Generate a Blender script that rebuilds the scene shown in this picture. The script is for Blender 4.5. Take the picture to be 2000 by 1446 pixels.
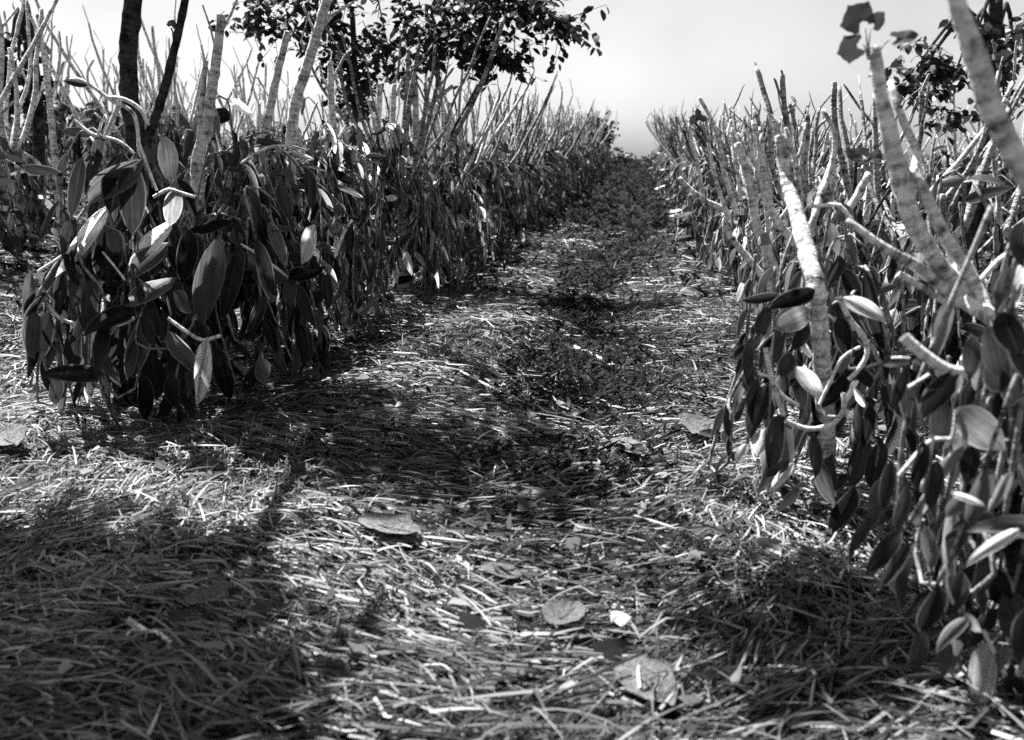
import bpy, math, random
import numpy as np
from mathutils import Vector, Matrix, Euler

for o in list(bpy.data.objects):
    bpy.data.objects.remove(o)
SC = bpy.context.scene
COL = SC.collection
R = math.radians

# ------------------------------------------------------------------ camera
FPX = 1921.0                      # focal length in pixels of the 2000 px wide photograph
PITCH, YAW, CAMH = R(11.85), R(7.1), 1.10
cam = bpy.data.cameras.new('camera')
cam.sensor_width = 36.0
cam.lens = FPX / 2000 * 36
cam.clip_start = 0.05
cam.clip_end = 3000
cam.dof.use_dof = True
cam.dof.focus_distance = 5.2
cam.dof.aperture_fstop = 3.2
cam_o = bpy.data.objects.new('camera', cam)
COL.objects.link(cam_o)
cam_o.location = (0, 0, CAMH)
cam_o.rotation_euler = (R(90) - PITCH, 0, YAW)
SC.camera = cam_o
SC.view_settings.view_transform = 'Standard'
SC.view_settings.look = 'None'
SC.view_settings.exposure = 1.8
SC.view_settings.gamma = 1.0
SC.view_settings.use_curve_mapping = False
SC.cycles.use_denoising = False
SC.cycles.max_bounces = 4
SC.cycles.diffuse_bounces = 2
SC.cycles.sample_clamp_direct = 8
SC.cycles.sample_clamp_indirect = 4
SC.cycles.transparent_max_bounces = 4

# ------------------------------------------------------------------ light (sun ahead of the camera, a little left)
SUN_EL = R(60)
SH = Vector((0.74, -0.67, 0)).normalized()      # ground direction the shadows take
sun_dir = Vector((-SH.x * math.cos(SUN_EL), -SH.y * math.cos(SUN_EL), math.sin(SUN_EL)))
sl = bpy.data.lights.new('sun', 'SUN')
sl.energy = 5.0
sl.angle = R(0.5)
sl.color = (1, 1, 1)
so = bpy.data.objects.new('sun', sl)
COL.objects.link(so)
so.location = (0, 0, 30)
so.rotation_euler = sun_dir.to_track_quat('Z', 'Y').to_euler()

w = bpy.data.worlds.new('World')
SC.world = w
w.use_nodes = True
nt = w.node_tree
nt.nodes.clear()
sky = nt.nodes.new('ShaderNodeTexSky')
sky.sky_type = 'NISHITA'
sky.sun_disc = False
sky.sun_elevation = SUN_EL
sky.sun_rotation = math.atan2(sun_dir.x, sun_dir.y)
sky.dust_density = 1.7
bw = nt.nodes.new('ShaderNodeRGBToBW')
bg = nt.nodes.new('ShaderNodeBackground')
bg.inputs['Strength'].default_value = 0.05
wo = nt.nodes.new('ShaderNodeOutputWorld')
nt.links.new(sky.outputs[0], bw.inputs[0])
stc = nt.nodes.new('ShaderNodeTexCoord')
sno = nt.nodes.new('ShaderNodeTexNoise')
sno.inputs['Scale'].default_value = 5
sno.inputs['Detail'].default_value = 6
nt.links.new(stc.outputs['Generated'], sno.inputs['Vector'])
smr = nt.nodes.new('ShaderNodeMapRange')
smr.inputs[1].default_value, smr.inputs[2].default_value = .3, .7
smr.inputs[3].default_value, smr.inputs[4].default_value = .86, 1.08
nt.links.new(sno.outputs['Fac'], smr.inputs[0])
smu = nt.nodes.new('ShaderNodeMath')
smu.operation = 'MULTIPLY'
nt.links.new(bw.outputs[0], smu.inputs[0])
nt.links.new(smr.outputs[0], smu.inputs[1])
nt.links.new(smu.outputs[0], bg.inputs['Color'])
nt.links.new(bg.outputs[0], wo.inputs[0])

# ------------------------------------------------------------------ measuring helpers
Rm = Euler((R(90) - PITCH, 0, YAW)).to_matrix()


def ray(px, py):
    return (Rm @ Vector(((px - 1000), -(py - 723), -FPX))).normalized()


def pt(px, py, Y):
    """The point at distance Y along the path that the photograph shows at (px, py)."""
    d = ray(px, py)
    t = Y / d.y
    return Vector((0, 0, CAMH)) + d * t


def hz(x, y):
    x = np.asarray(x, float)
    y = np.asarray(y, float)
    h = 0.15 * np.minimum(8, np.maximum(0, -(x + 2.9))) * np.clip((y - 2.5) / 3, 0, 1)
    h = h + 0.03 * np.clip(x - 1.8, 0, 14)
    h = h + 0.020 * np.sin(x * 2.1 + 0.7 * np.sin(y * 1.3)) * np.sin(y * 1.7 + 1.1 + .5 * np.sin(x * 2))
    h = h + 0.012 * np.sin(x * 5.3 + y * 2.2) * np.sin(y * 4.1 - x * 1.9)
    h = h - 0.04 * np.exp(-((x + 0.25) / 0.5) ** 2)
    yy = np.minimum(y, 46)
    h = h + .00085 * np.maximum(0, yy - 8) ** 2 - .02 * np.maximum(0, y - 46)
    return h


def gz(x, y):
    return float(hz(x, y))


def gpt(px, py):
    """Where the ray through (px, py) meets the ground."""
    d = ray(px, py)
    t = CAMH / -d.z
    for _ in range(12):
        p = Vector((0, 0, CAMH)) + d * t
        t += (p.z - gz(p.x, p.y)) / -d.z * 0.8
    return Vector((0, 0, CAMH)) + d * t


# ------------------------------------------------------------------ materials (the photograph is monochrome: all greys)
def new_mat(name):
    m = bpy.data.materials.new(name)
    m.use_nodes = True
    n = m.node_tree
    b = n.nodes['Principled BSDF']
    return m, n, b


def node(n, kind, **kw):
    x = n.nodes.new(kind)
    for k, v in kw.items():
        setattr(x, k, v)
    return x


def ramp(n, src, stops):
    r = n.nodes.new('ShaderNodeValToRGB')
    e = r.color_ramp.elements
    while len(e) > 1:
        e.remove(e[0])
    e[0].position = stops[0][0]
    e[0].color = (stops[0][1],) * 3 + (1,)
    for p, v in stops[1:]:
        q = e.new(p)
        q.color = (v,) * 3 + (1,)
    n.links.new(src, r.inputs[0])
    return r.outputs[0]


def mth(n, op, a, b=None):
    x = node(n, 'ShaderNodeMath', operation=op)
    for i, v in enumerate((a, b)):
        if v is None:
            continue
        if isinstance(v, (int, float)):
            x.inputs[i].default_value = v
        else:
            n.links.new(v, x.inputs[i])
    return x.outputs[0]


def noise(n, vec, scale, detail=3, rough=.55):
    t = node(n, 'ShaderNodeTexNoise')
    t.inputs['Scale'].default_value = scale
    t.inputs['Detail'].default_value = detail
    t.inputs['Roughness'].default_value = rough
    if vec is not None:
        n.links.new(vec, t.inputs['Vector'])
    return t.outputs['Fac']


def blade_mat(name, stops, transl, rough=.6, spec=.3):
    m, n, b = new_mat(name)
    at = node(n, 'ShaderNodeAttribute', attribute_name='tone')
    c = ramp(n, at.outputs['Fac'], stops)
    n.links.new(c, b.inputs['Base Color'])
    b.inputs['Roughness'].default_value = rough
    b.inputs['Specular IOR Level'].default_value = spec
    tr = node(n, 'ShaderNodeBsdfTranslucent')
    n.links.new(c, tr.inputs['Color'])
    mx = node(n, 'ShaderNodeMixShader')
    mx.inputs[0].default_value = transl
    n.links.new(b.outputs[0], mx.inputs[1])
    n.links.new(tr.outputs[0], mx.inputs[2])
    n.links.new(mx.outputs[0], n.nodes['Material Output'].inputs[0])
    return m


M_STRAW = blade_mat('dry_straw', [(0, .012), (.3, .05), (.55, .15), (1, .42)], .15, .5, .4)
M_WEED = blade_mat('low_weeds', [(0, .004), (.5, .014), (.85, .035), (1, .10)], .12, .8, .1)
M_FARLEAF = blade_mat('far_leaf', [(0, .008), (.5, .03), (.75, .08), (.9, .3), (1, .5)], .3, .4, .4)  # bright end of the ramp paints in glinting sunlit leaves
M_CROWN = blade_mat('tree_leaf', [(0, .01), (.6, .03), (1, .08)], .3, .5, .35)

# vanilla leaves: fleshy, semi-gloss, paler margin and midrib
def leaf_mat(name, gain):
    m, n, b = new_mat(name)
    oi = node(n, 'ShaderNodeObjectInfo')
    tc = node(n, 'ShaderNodeTexCoord')
    ed = node(n, 'ShaderNodeAttribute', attribute_name='edge')
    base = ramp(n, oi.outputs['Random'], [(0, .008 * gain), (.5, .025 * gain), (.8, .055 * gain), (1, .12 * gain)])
    f = noise(n, tc.outputs['Object'], 5, 3, .5)
    blot = ramp(n, f, [(.3, .8), (.55, 1.0), (.75, 1.25)])
    mul = node(n, 'ShaderNodeMix', data_type='RGBA', blend_type='MULTIPLY')
    mul.inputs[0].default_value = 1
    n.links.new(base, mul.inputs[6])
    n.links.new(blot, mul.inputs[7])
    sp = node(n, 'ShaderNodeSeparateXYZ')
    n.links.new(tc.outputs['Object'], sp.inputs[0])
    cb = node(n, 'ShaderNodeCombineXYZ')
    n.links.new(mth(n, 'MULTIPLY', sp.outputs[0], 46.), cb.inputs[0])
    n.links.new(mth(n, 'MULTIPLY', sp.outputs[1], 1.6), cb.inputs[1])
    n.links.new(mth(n, 'MULTIPLY', oi.outputs['Random'], 50.), cb.inputs[2])
    stf = noise(n, cb.outputs[0], 1., 3, .6)
    ml2 = node(n, 'ShaderNodeMix', data_type='RGBA', blend_type='MULTIPLY')
    ml2.inputs[0].default_value = 1
    n.links.new(mul.outputs[2], ml2.inputs[6])
    n.links.new(ramp(n, stf, [(.35, .62), (.5, 1.), (.65, 1.35)]), ml2.inputs[7])
    mul = ml2
    edge = ramp(n, ed.outputs['Fac'], [(0, .25), (.06, .0), (.86, 0), (1, 1)])
    mx = node(n, 'ShaderNodeMix', data_type='RGBA')
    n.links.new(edge, mx.inputs[0])
    n.links.new(mul.outputs[2], mx.inputs[6])
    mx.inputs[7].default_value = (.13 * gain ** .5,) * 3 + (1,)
    n.links.new(mx.outputs[2], b.inputs['Base Color'])
    b.inputs['Roughness'].default_value = .38
    b.inputs['Specular IOR Level'].default_value = .5 if gain > .9 else .2
    bump = node(n, 'ShaderNodeBump')
    bump.inputs['Strength'].default_value = .12
    bump.inputs['Distance'].default_value = .01
    n.links.new(stf, bump.inputs['Height'])
    n.links.new(bump.outputs[0], b.inputs['Normal'])
    tr = node(n, 'ShaderNodeBsdfTranslucent')
    g = node(n, 'ShaderNodeMix', data_type='RGBA', blend_type='MULTIPLY')
    g.inputs[0].default_value = 1
    n.links.new(mx.outputs[2], g.inputs[6])
    g.inputs[7].default_value = (2.6, 2.6, 2.6, 1)
    n.links.new(g.outputs[2], tr.inputs['Color'])
    s = node(n, 'ShaderNodeMixShader')
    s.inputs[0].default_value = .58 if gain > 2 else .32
    n.links.new(b.outputs[0], s.inputs[1])
    n.links.new(tr.outputs[0], s.inputs[2])
    n.links.new(s.outputs[0], n.nodes['Material Output'].inputs[0])
    return m


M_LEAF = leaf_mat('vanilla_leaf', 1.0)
M_LEAFLIT = leaf_mat('vanilla_leaf_lit', 6.0)  # same leaf brightened: sunlit highlights put into its colour
M_LEAFSHADED = leaf_mat('vanilla_leaf_shaded', .5)  # same leaf darkened: shade put into its colour


def bark_mat(name, lo, hi, spots=.0):
    m, n, b = new_mat(name)
    at = node(n, 'ShaderNodeAttribute', attribute_name='arc')
    tc = node(n, 'ShaderNodeTexCoord')
    sep = node(n, 'ShaderNodeSeparateXYZ')
    n.links.new(tc.outputs['Object'], sep.inputs[0])
    cmb = node(n, 'ShaderNodeCombineXYZ')
    n.links.new(mth(n, 'MULTIPLY', sep.outputs[0], 5.), cmb.inputs[0])
    n.links.new(mth(n, 'MULTIPLY', sep.outputs[1], 5.), cmb.inputs[1])
    n.links.new(mth(n, 'MULTIPLY', at.outputs['Fac'], 34.), cmb.inputs[2])
    f = noise(n, cmb.outputs[0], 1.6, 4, .6)
    g = noise(n, tc.outputs['Object'], 16, 5, .65)
    k = noise(n, tc.outputs['Object'], 70, 2, .6)
    s = mth(n, 'ADD', mth(n, 'MULTIPLY', f, .40), mth(n, 'MULTIPLY', g, .36))
    s = mth(n, 'ADD', s, mth(n, 'MULTIPLY', k, .24))
    c = ramp(n, s, [(.39, lo * .2), (.45, lo), (.51, (lo + hi) / 2), (.60, hi)])
    n.links.new(c, b.inputs['Base Color'])
    b.inputs['Roughness'].default_value = .85
    b.inputs['Specular IOR Level'].default_value = .2
    bump = node(n, 'ShaderNodeBump')
    bump.inputs['Strength'].default_value = 1.0
    bump.inputs['Distance'].default_value = .012
    n.links.new(s, bump.inputs['Height'])
    n.links.new(bump.outputs[0], b.inputs['Normal'])
    return m


M_BARK = bark_mat('pale_bark', .30, .85)
M_BARKDARK = bark_mat('dark_bark', .012, .07)
M_BARKMID = bark_mat('grey_bark', .08, .42)
M_VINELIT = bark_mat('lit_vine_stem', .5, .9)  # brighter copy of the vine stem, light on the loops painted in
M_VINE = bark_mat('vine_stem', .12, .36)

m, n, b = new_mat('soil')
tc = node(n, 'ShaderNodeTexCoord')
f1 = noise(n, tc.outputs['Object'], 1.2, 6, .7)
f2 = noise(n, tc.outputs['Object'], 38, 6, .75)
s = mth(n, 'ADD', mth(n, 'MULTIPLY', f1, .4), mth(n, 'MULTIPLY', f2, .6))
n.links.new(ramp(n, s, [(.35, .006), (.5, .02), (.62, .06), (.72, .15)]), b.inputs['Base Color'])
b.inputs['Roughness'].default_value = .95
bump = node(n, 'ShaderNodeBump')
bump.inputs['Distance'].default_value = .05
n.links.new(f2, bump.inputs['Height'])
n.links.new(bump.outputs[0], b.inputs['Normal'])
M_SOIL = m

m, n, b = new_mat('dead_leaf')
tc = node(n, 'ShaderNodeTexCoord')
f1 = noise(n, tc.outputs['Object'], 14, 6, .7)
n.links.new(ramp(n, f1, [(.3, .05), (.5, .13), (.7, .26)]), b.inputs['Base Color'])
b.inputs['Roughness'].default_value = .8
bump = node(n, 'ShaderNodeBump')
bump.inputs['Distance'].default_value = .02
n.links.new(f1, bump.inputs['Height'])
n.links.new(bump.outputs[0], b.inputs['Normal'])
M_DEAD = m


# ------------------------------------------------------------------ mesh helpers
def tag(o, label=None, cat=None, group=None, kind=None):
    if label: o['label'] = label
    if cat: o['category'] = cat
    if group: o['group'] = group
    if kind: o['kind'] = kind
    return o


def empty(name, loc=(0, 0, 0), rz=0):
    o = bpy.data.objects.new(name, None)
    o.empty_display_size = .1
    COL.objects.link(o)
    o.location = loc
    o.rotation_euler = (0, 0, rz)
    return o


def mesh_np(name, V, F4=None, F3=None, attrs=None, smooth=True, mat=None):
    """V (n,3); F4 quads, F3 tris as arrays."""
    me = bpy.data.meshes.new(name)
    V = np.asarray(V, np.float32)
    me.vertices.add(len(V))
    me.vertices.foreach_set('co', V.ravel())
    q = np.zeros((0, 4), int) if F4 is None or len(F4) == 0 else np.asarray(F4, int)
    t = np.zeros((0, 3), int) if F3 is None or len(F3) == 0 else np.asarray(F3, int)
    loops = np.concatenate([q.ravel(), t.ravel()]).astype(np.int32)
    tot = np.concatenate([np.full(len(q), 4), np.full(len(t), 3)]).astype(np.int32)
    st = np.concatenate([[0], np.cumsum(tot)[:-1]]).astype(np.int32)
    me.loops.add(len(loops))
    me.loops.foreach_set('vertex_index', loops)
    me.polygons.add(len(tot))
    me.polygons.foreach_set('loop_start', st)
    me.polygons.foreach_set('loop_total', tot)
    if smooth:
        me.polygons.foreach_set('use_smooth', np.ones(len(tot), bool))
    for k, a in (attrs or {}).items():
        at = me.attributes.new(k, 'FLOAT', 'POINT')
        at.data.foreach_set('value', np.asarray(a, np.float32))
    me.update(calc_edges=True)
    if mat: me.materials.append(mat)
    return me


def obj(name, me, parent=None):
    o = bpy.data.objects.new(name, me)
    COL.objects.link(o)
    if parent: o.parent = parent
    return o


def smooth_path(P, R_, step):
    P = [Vector(p) for p in P]
    if len(P) < 2: return P, R_
    out, rr = [], []
    n_ = len(P)
    for i in range(n_ - 1):
        p0, p1, p2, p3 = P[max(i - 1, 0)], P[i], P[i + 1], P[min(i + 2, n_ - 1)]
        k = max(1, int((p2 - p1).length / step + .5))
        for j in range(k):
            t = j / k
            out.append(.5 * ((2 * p1) + (p2 - p0) * t + (2 * p0 - 5 * p1 + 4 * p2 - p3) * t * t + (3 * p1 - p0 - 3 * p2 + p3) * t ** 3))
            rr.append(R_[i] * (1 - t) + R_[i + 1] * t)
    out.append(P[-1])
    rr.append(R_[-1])
    return out, rr


class Tubes:
    """Collects tubes; build() links them as one mesh."""
    def __init__(s):
        s.V, s.Q, s.T, s.A = [], [], [], []

    def add(s, P, R_, sides=8, step=.04, nodes=0., rng=None, wob=0., cap=True):
        pts, rr = smooth_path(P, R_, step)
        if rng and wob:
            pts = [p + Vector((rng.uniform(-wob, wob), rng.uniform(-wob, wob), rng.uniform(-wob, wob) * .3)) if 0 < i < len(pts) - 1 else p for i, p in enumerate(pts)]
        arc, up, base0 = rng.uniform(0, 5) if rng else 0., None, len(s.V)
        arc0 = arc
        for i, p in enumerate(pts):
            a, b_ = pts[max(i - 1, 0)], pts[min(i + 1, len(pts) - 1)]
            d = (b_ - a)
            d = d.normalized() if d.length > 1e-9 else Vector((0, 0, 1))
            if up is None:
                up = d.orthogonal().normalized()
            up = (up - d * up.dot(d))
            up = up.normalized() if up.length > 1e-6 else d.orthogonal().normalized()
            sd = d.cross(up)
            if i: arc += (p - pts[i - 1]).length
            r = rr[i]
            if nodes:
                ph = ((arc - arc0) / nodes + .3 * math.sin(arc * 9.1) + .2 * math.sin(arc * 23.)) % 1.0
                r *= 1 + .09 * math.exp(-((ph - .5) / .10) ** 2) - .02
            for k in range(sides):
                th = 2 * math.pi * k / sides
                rk = r * (1 + (rng.uniform(-.085, .085) if rng else 0))
                s.V.append(p + up * (math.cos(th) * rk) + sd * (math.sin(th) * rk))
                s.A.append(arc)
            if i:
                o = base0 + (i - 1) * sides
                for k in range(sides):
                    s.Q.append((o + k, o + (k + 1) % sides, o + sides + (k + 1) % sides, o + sides + k))
        if cap:
            o = len(s.V) - sides
            s.V.append(pts[-1] + d * rr[-1] * .25)
            s.A.append(arc)
            c = len(s.V) - 1
            for k in range(sides):
                s.T.append((o + k, o + (k + 1) % sides, c))
        return pts

    def mesh(s, name, mat):
        return mesh_np(name, [tuple(v) for v in s.V], s.Q, s.T, {'arc': s.A}, True, mat)

    def build(s, name, mat, parent=None):
        return obj(name, s.mesh(name, mat), parent)


def tube_obj(name, P, R_, mat, parent, **kw):
    t = Tubes()
    t.add(P, R_, **kw)
    return t.build(name, mat, parent)


# vanilla leaf: base at origin, length 1 along +Y, width along X, normal +Z
def leaf_geo(rng, nl=7, wid=.17, droop=.12, fold=.10, twist=.0):
    V, E = [], []
    cols = [-1, -.55, 0, .55, 1]
    for i in range(nl + 1):
        t = i / nl
        wv = wid * (math.sin(math.pi * min(1, t * .93 + .06)) ** .62) * (1 - .15 * t) if 0 < i < nl else (.012 if i == 0 else .004)
        if i == nl: wv = .006
        tw = twist * (t - .5)
        zc = -droop * t * t + .02 * math.sin(t * 6)
        for c in cols:
            x = c * wv
            z = zc + fold * abs(c) * wv * 2.2 + rng.uniform(-.004, .004)
            V.append((x * math.cos(tw) - (z - zc) * math.sin(tw), t - .02 * abs(c), zc + x * math.sin(tw) + (z - zc) * math.cos(tw)))
            E.append(abs(c))
    Q = []
    for i in range(nl):
        for k in range(4):
            o = i * 5 + k
            Q.append((o, o + 1, o + 6, o + 5))
    return V, Q, E


LEAVES, LEAVES_LIT, LEAVES_SHADED = [], [], []
rngL = random.Random(4)
for i in range(14):
    V, Q, E = leaf_geo(rngL, 7, rngL.uniform(.125, .215), rngL.uniform(-.15, .45), rngL.uniform(.02, .6), rngL.uniform(-1.1, 1.1))
    for lst, mt, nm in ((LEAVES, M_LEAF, 'leaf'), (LEAVES_LIT, M_LEAFLIT, 'leaf_lit'), (LEAVES_SHADED, M_LEAFSHADED, 'leaf_shaded')):
        lst.append(mesh_np(nm, V, Q, None, {'edge': E}, True, mt))


def basis(p, ydir, nrm, ln, wscale=1.):
    y = ydir.normalized()
    z = nrm - y * nrm.dot(y)
    z = z.normalized() if z.length > 1e-5 else y.orthogonal().normalized()
    x = y.cross(z)
    m = Matrix((x * ln * wscale, y * ln, z * ln)).transposed().to_4x4()
    m.translation = p
    return m


def place(name, me, mat4, parent):
    o = bpy.data.objects.new(name, me)
    COL.objects.link(o)
    o.parent = parent
    o.matrix_basis = mat4
    return o


# ------------------------------------------------------------------ ground
gx = np.concatenate([np.linspace(-60, -7, 30), np.linspace(-6.9, 6.9, 130), np.linspace(7, 60, 30)])
gy = np.concatenate([np.linspace(-20, .4, 12), np.linspace(.5, 12, 130), np.linspace(12.2, 60, 90), np.linspace(65, 900, 12)])
GX, GY = np.meshgrid(gx, gy)
GZ = hz(GX, np.minimum(GY, 200)) - .015
V = np.stack([GX.ravel(), GY.ravel(), GZ.ravel()], 1)
nx, ny = len(gx), len(gy)
ii, jj = np.meshgrid(np.arange(nx - 1), np.arange(ny - 1))
o_ = (jj * nx + ii).ravel()
ground = obj('ground', mesh_np('ground', V, np.stack([o_, o_ + 1, o_ + nx + 1, o_ + nx], 1), None, None, True, M_SOIL))
tag(ground, kind='structure')


# ------------------------------------------------------------------ ribbons (straw and grass blades), all in numpy
def ribbons(rg, x, y, L, W, ang, pitch, lift, curl, seg, tone, zfun=hz, sag=1.0):
    """Blades following the ground: start point, length, width, heading, rise, lift above ground, sideways curl."""
    n_ = len(x)
    t = np.linspace(0, 1, seg + 1)[None, :]
    kk = (rg.uniform(0, 1, n_) < .3)[:, None]
    a = ang[:, None] + np.where(kk, curl[:, None] * 1.6 * (t > .5), curl[:, None] * .35 * (t - .5))
    st = L[:, None] / seg
    cx = x[:, None] + np.cumsum(np.cos(a) * st, 1) - L[:, None] / 2 * np.cos(ang)[:, None]
    cy = y[:, None] + np.cumsum(np.sin(a) * st, 1) - L[:, None] / 2 * np.sin(ang)[:, None]
    cz = zfun(cx, cy) + lift[:, None] + np.sin(pitch)[:, None] * L[:, None] * (t - sag * t * t * .6)
    roll = rg.uniform(-1.0, 1.0, n_)[:, None]
    px, py, pz = -np.sin(a) * np.cos(roll), np.cos(a) * np.cos(roll), np.sin(roll) * np.ones_like(t)
    wv = W[:, None] * (1 - .75 * t ** 3) * .5
    A = np.stack([cx - px * wv, cy - py * wv, cz - pz * wv], -1)
    B = np.stack([cx + px * wv, cy + py * wv, cz + pz * wv], -1)
    V = np.stack([A, B], 2).reshape(-1, 3)
    k = np.arange(seg)
    base = (np.arange(n_) * (seg + 1) * 2)[:, None] + (k * 2)[None, :]
    Q = np.stack([base, base + 1, base + 3, base + 2], -1).reshape(-1, 4)
    return V, Q, np.repeat(tone, (seg + 1) * 2)


def flow(x, y):
    """Combed direction of the straw: swirls, mostly across the path."""
    return (0.15 + 1.0 * np.sin(x * 1.1 + 1.3 * np.sin(y * .9)) + .8 * np.sin(y * 1.9 + .8 * x + 1.0) + .45 * np.sin(4.1 * x - 2.7 * y))


def weedy(x, y):
    """How far a spot belongs to the dark weedy strip down the middle of the path."""
    c = -.28 + .12 * np.sin(y * .55)
    wd = .38 + .10 * np.sin(y * 1.3 + x) + .12 * np.clip((7 - y) / 3, 0, 1)
    m_ = np.exp(-((x - c) / wd) ** 2) * np.clip((y - 1.8) / 2.6, 0, 1)
    m_ = m_ * (.72 + .28 * np.sin(3.7 * x + 1.5 * np.sin(2.9 * y)) * np.sin(3.3 * y + 2 * x))
    m_ = np.maximum(m_, np.clip((y - 12) / 8, 0, .93) * np.exp(-((x + .25) / 1.1) ** 4))
    return m_


def scatter_straw(seed, x0, x1, y0, y1, dens, Lr, Wr, seg, dark=False):
    rg = np.random.default_rng(seed)
    n_ = int((x1 - x0) * (y1 - y0) * dens)
    x = rg.uniform(x0, x1, n_)
    y = rg.uniform(y0, y1, n_)
    # drop what the camera cannot see
    az = np.arctan2(x, y) + YAW
    k = (np.abs(az) < R(31)) | (y < 2.2)
    thin = 1 - .93 * weedy(x, y)
    gap = .5 + .5 * np.sin(7.3 * x + 2.2 * np.sin(4.1 * y + 1)) * np.sin(9.7 * y + 1.9 * np.sin(5.3 * x))
    k &= rg.uniform(0, 1, n_) < thin * (.35 + .75 * gap)
    x, y = x[k], y[k]
    n_ = len(x)
    cl = .5 + .5 * np.sin(3.1 * x + 2 * np.sin(2.3 * y)) * np.sin(2.9 * y + 1.7 * np.sin(1.9 * x))
    ang = flow(x, y) + rg.normal(0, .42, n_) + np.where(rg.uniform(0, 1, n_) < .34, rg.uniform(-1.6, 1.6, n_), 0)
    ang += np.where(rg.uniform(0, 1, n_) < .5, math.pi, 0)
    L = rg.uniform(*Lr, n_) * (.6 + .6 * cl)
    W = rg.uniform(*Wr, n_)
    pitch = np.abs(rg.normal(0, .16, n_)) + np.where(rg.uniform(0, 1, n_) < .05, rg.uniform(.2, .9, n_), 0)
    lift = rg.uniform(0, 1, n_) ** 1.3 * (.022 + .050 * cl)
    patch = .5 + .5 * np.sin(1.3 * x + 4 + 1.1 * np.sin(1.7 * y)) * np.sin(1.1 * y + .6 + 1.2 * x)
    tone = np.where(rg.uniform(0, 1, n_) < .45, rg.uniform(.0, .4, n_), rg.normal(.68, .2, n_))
    tone = np.clip(tone * (.45 + .55 * lift / .06) + .5 * (patch - .5), 0, 1)  # low-lying blades darker: shade down in the mat put into the tone
    if dark:
        tone = rg.uniform(0, .55, n_)
        lift = lift + .02
    return ribbons(rg, x, y, L, W, ang, pitch, lift, rg.normal(0, .5, n_), seg, tone)


def join(parts):
    V, Q, A, o = [], [], [], 0
    for v, q, a in parts:
        V.append(v); Q.append(q + o); A.append(a); o += len(v)
    return np.concatenate(V), np.concatenate(Q), np.concatenate(A)


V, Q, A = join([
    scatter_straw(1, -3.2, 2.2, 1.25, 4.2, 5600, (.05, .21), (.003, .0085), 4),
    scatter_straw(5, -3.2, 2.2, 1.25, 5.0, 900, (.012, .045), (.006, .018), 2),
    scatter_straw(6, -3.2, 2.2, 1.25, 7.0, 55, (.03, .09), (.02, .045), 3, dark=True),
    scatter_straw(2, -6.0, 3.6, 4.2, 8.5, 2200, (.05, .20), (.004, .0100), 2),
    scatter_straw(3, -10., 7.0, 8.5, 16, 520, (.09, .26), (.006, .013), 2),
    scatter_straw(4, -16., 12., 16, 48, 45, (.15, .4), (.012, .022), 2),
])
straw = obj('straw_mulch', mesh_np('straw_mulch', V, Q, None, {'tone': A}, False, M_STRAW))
tag(straw, 'matted dry straw mulch covering the path and the ground between the rows', 'straw', kind='stuff')


def scatter_weeds(seed, x0, x1, y0, y1, dens, size, everywhere=.0):
    rg = np.random.default_rng(seed)
    n_ = int((x1 - x0) * (y1 - y0) * dens)
    x = rg.uniform(x0, x1, n_)
    y = rg.uniform(y0, y1, n_)
    k = rg.uniform(0, 1, n_) < np.maximum(weedy(x, y), everywhere)
    x, y = x[k], y[k]
    n_ = len(x)
    cl = .5 + .5 * np.sin(5 * x + 2 * np.sin(3 * y)) * np.sin(4.3 * y)
    L = rg.uniform(.4, 1.2, n_) * size
    W = L * rg.uniform(.10, .36, n_)
    tone = np.clip(rg.normal(.45, .22, n_), 0, 1)
    return ribbons(rg, x, y, L, W, rg.uniform(0, 6.28, n_), rg.uniform(.1, 1.3, n_), rg.uniform(0, .045, n_) * (.5 + cl), rg.normal(0, 1, n_), 2, tone, sag=.5)


V, Q, A = join([
    scatter_weeds(11, -1.3, .9, 2.4, 8, 3800, .06, .03),
    scatter_weeds(12, -2.2, 1.2, 8, 16, 1300, .10, .10),
    scatter_weeds(13, -4.0, 3.0, 16, 46, 230, .2, .25),
    scatter_weeds(14, -14., -3.2, 5, 22, 55, .16, 1.),
    scatter_weeds(15, 1.6, 12., 5, 24, 60, .16, 1.),
])
weeds = obj('path_weeds', mesh_np('path_weeds', V, Q, None, {'tone': A}, False, M_WEED))
tag(weeds, 'dark low weeds growing in a strip down the middle of the path', 'weeds', kind='stuff')


# ------------------------------------------------------------------ vanilla vine generator
def strands(rng, n_str, rad, top, low=.10, squash=1.):
    """Looping stems round a fork: lists of points relative to the plant's foot."""
    out = []
    for i in range(n_str):
        a = 2 * math.pi * (i + rng.uniform(-.4, .4)) / n_str
        rr = rad * rng.uniform(.55, 1.08)
        zt = top - rng.uniform(0, .38)
        if rng.random() < .16:
            zt = top + rng.uniform(.04, .22)
            rr *= .6
        zl = low + rng.uniform(0, .45) ** 1.2
        u = lambda ang, r_, z: Vector((math.cos(ang) * r_ * squash, math.sin(ang) * r_, z))
        P = [u(a + 2.6, .06, zt - .25), u(a + 1., .08, zt + .02), u(a, rr * .55, zt + rng.uniform(-.02, .09)),
             u(a + rng.uniform(-.15, .15), rr * .95, zt - .16), u(a + rng.uniform(-.2, .2), rr, (zt + zl) / 2)]
        b = a + rng.uniform(-.25, .25)
        P.append(u(b, rr * rng.uniform(.85, 1.1), zl))
        if rng.random() < .65:
            c = b + rng.choice((-1, 1)) * rng.uniform(.35, .9)
            P.append(u((b + c) / 2, rr * rng.uniform(.9, 1.15), zl - rng.uniform(.0, .06)))
            P.append(u(c, rr * rng.uniform(.8, 1.), zl + rng.uniform(.2, .45)))
            if rng.random() < .5:
                P.append(u(c + .2, rr * .6, zl + rng.uniform(.5, .7)))
        for p in P: p.z = max(p.z, .05)
        out.append(P)
    return out


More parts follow.
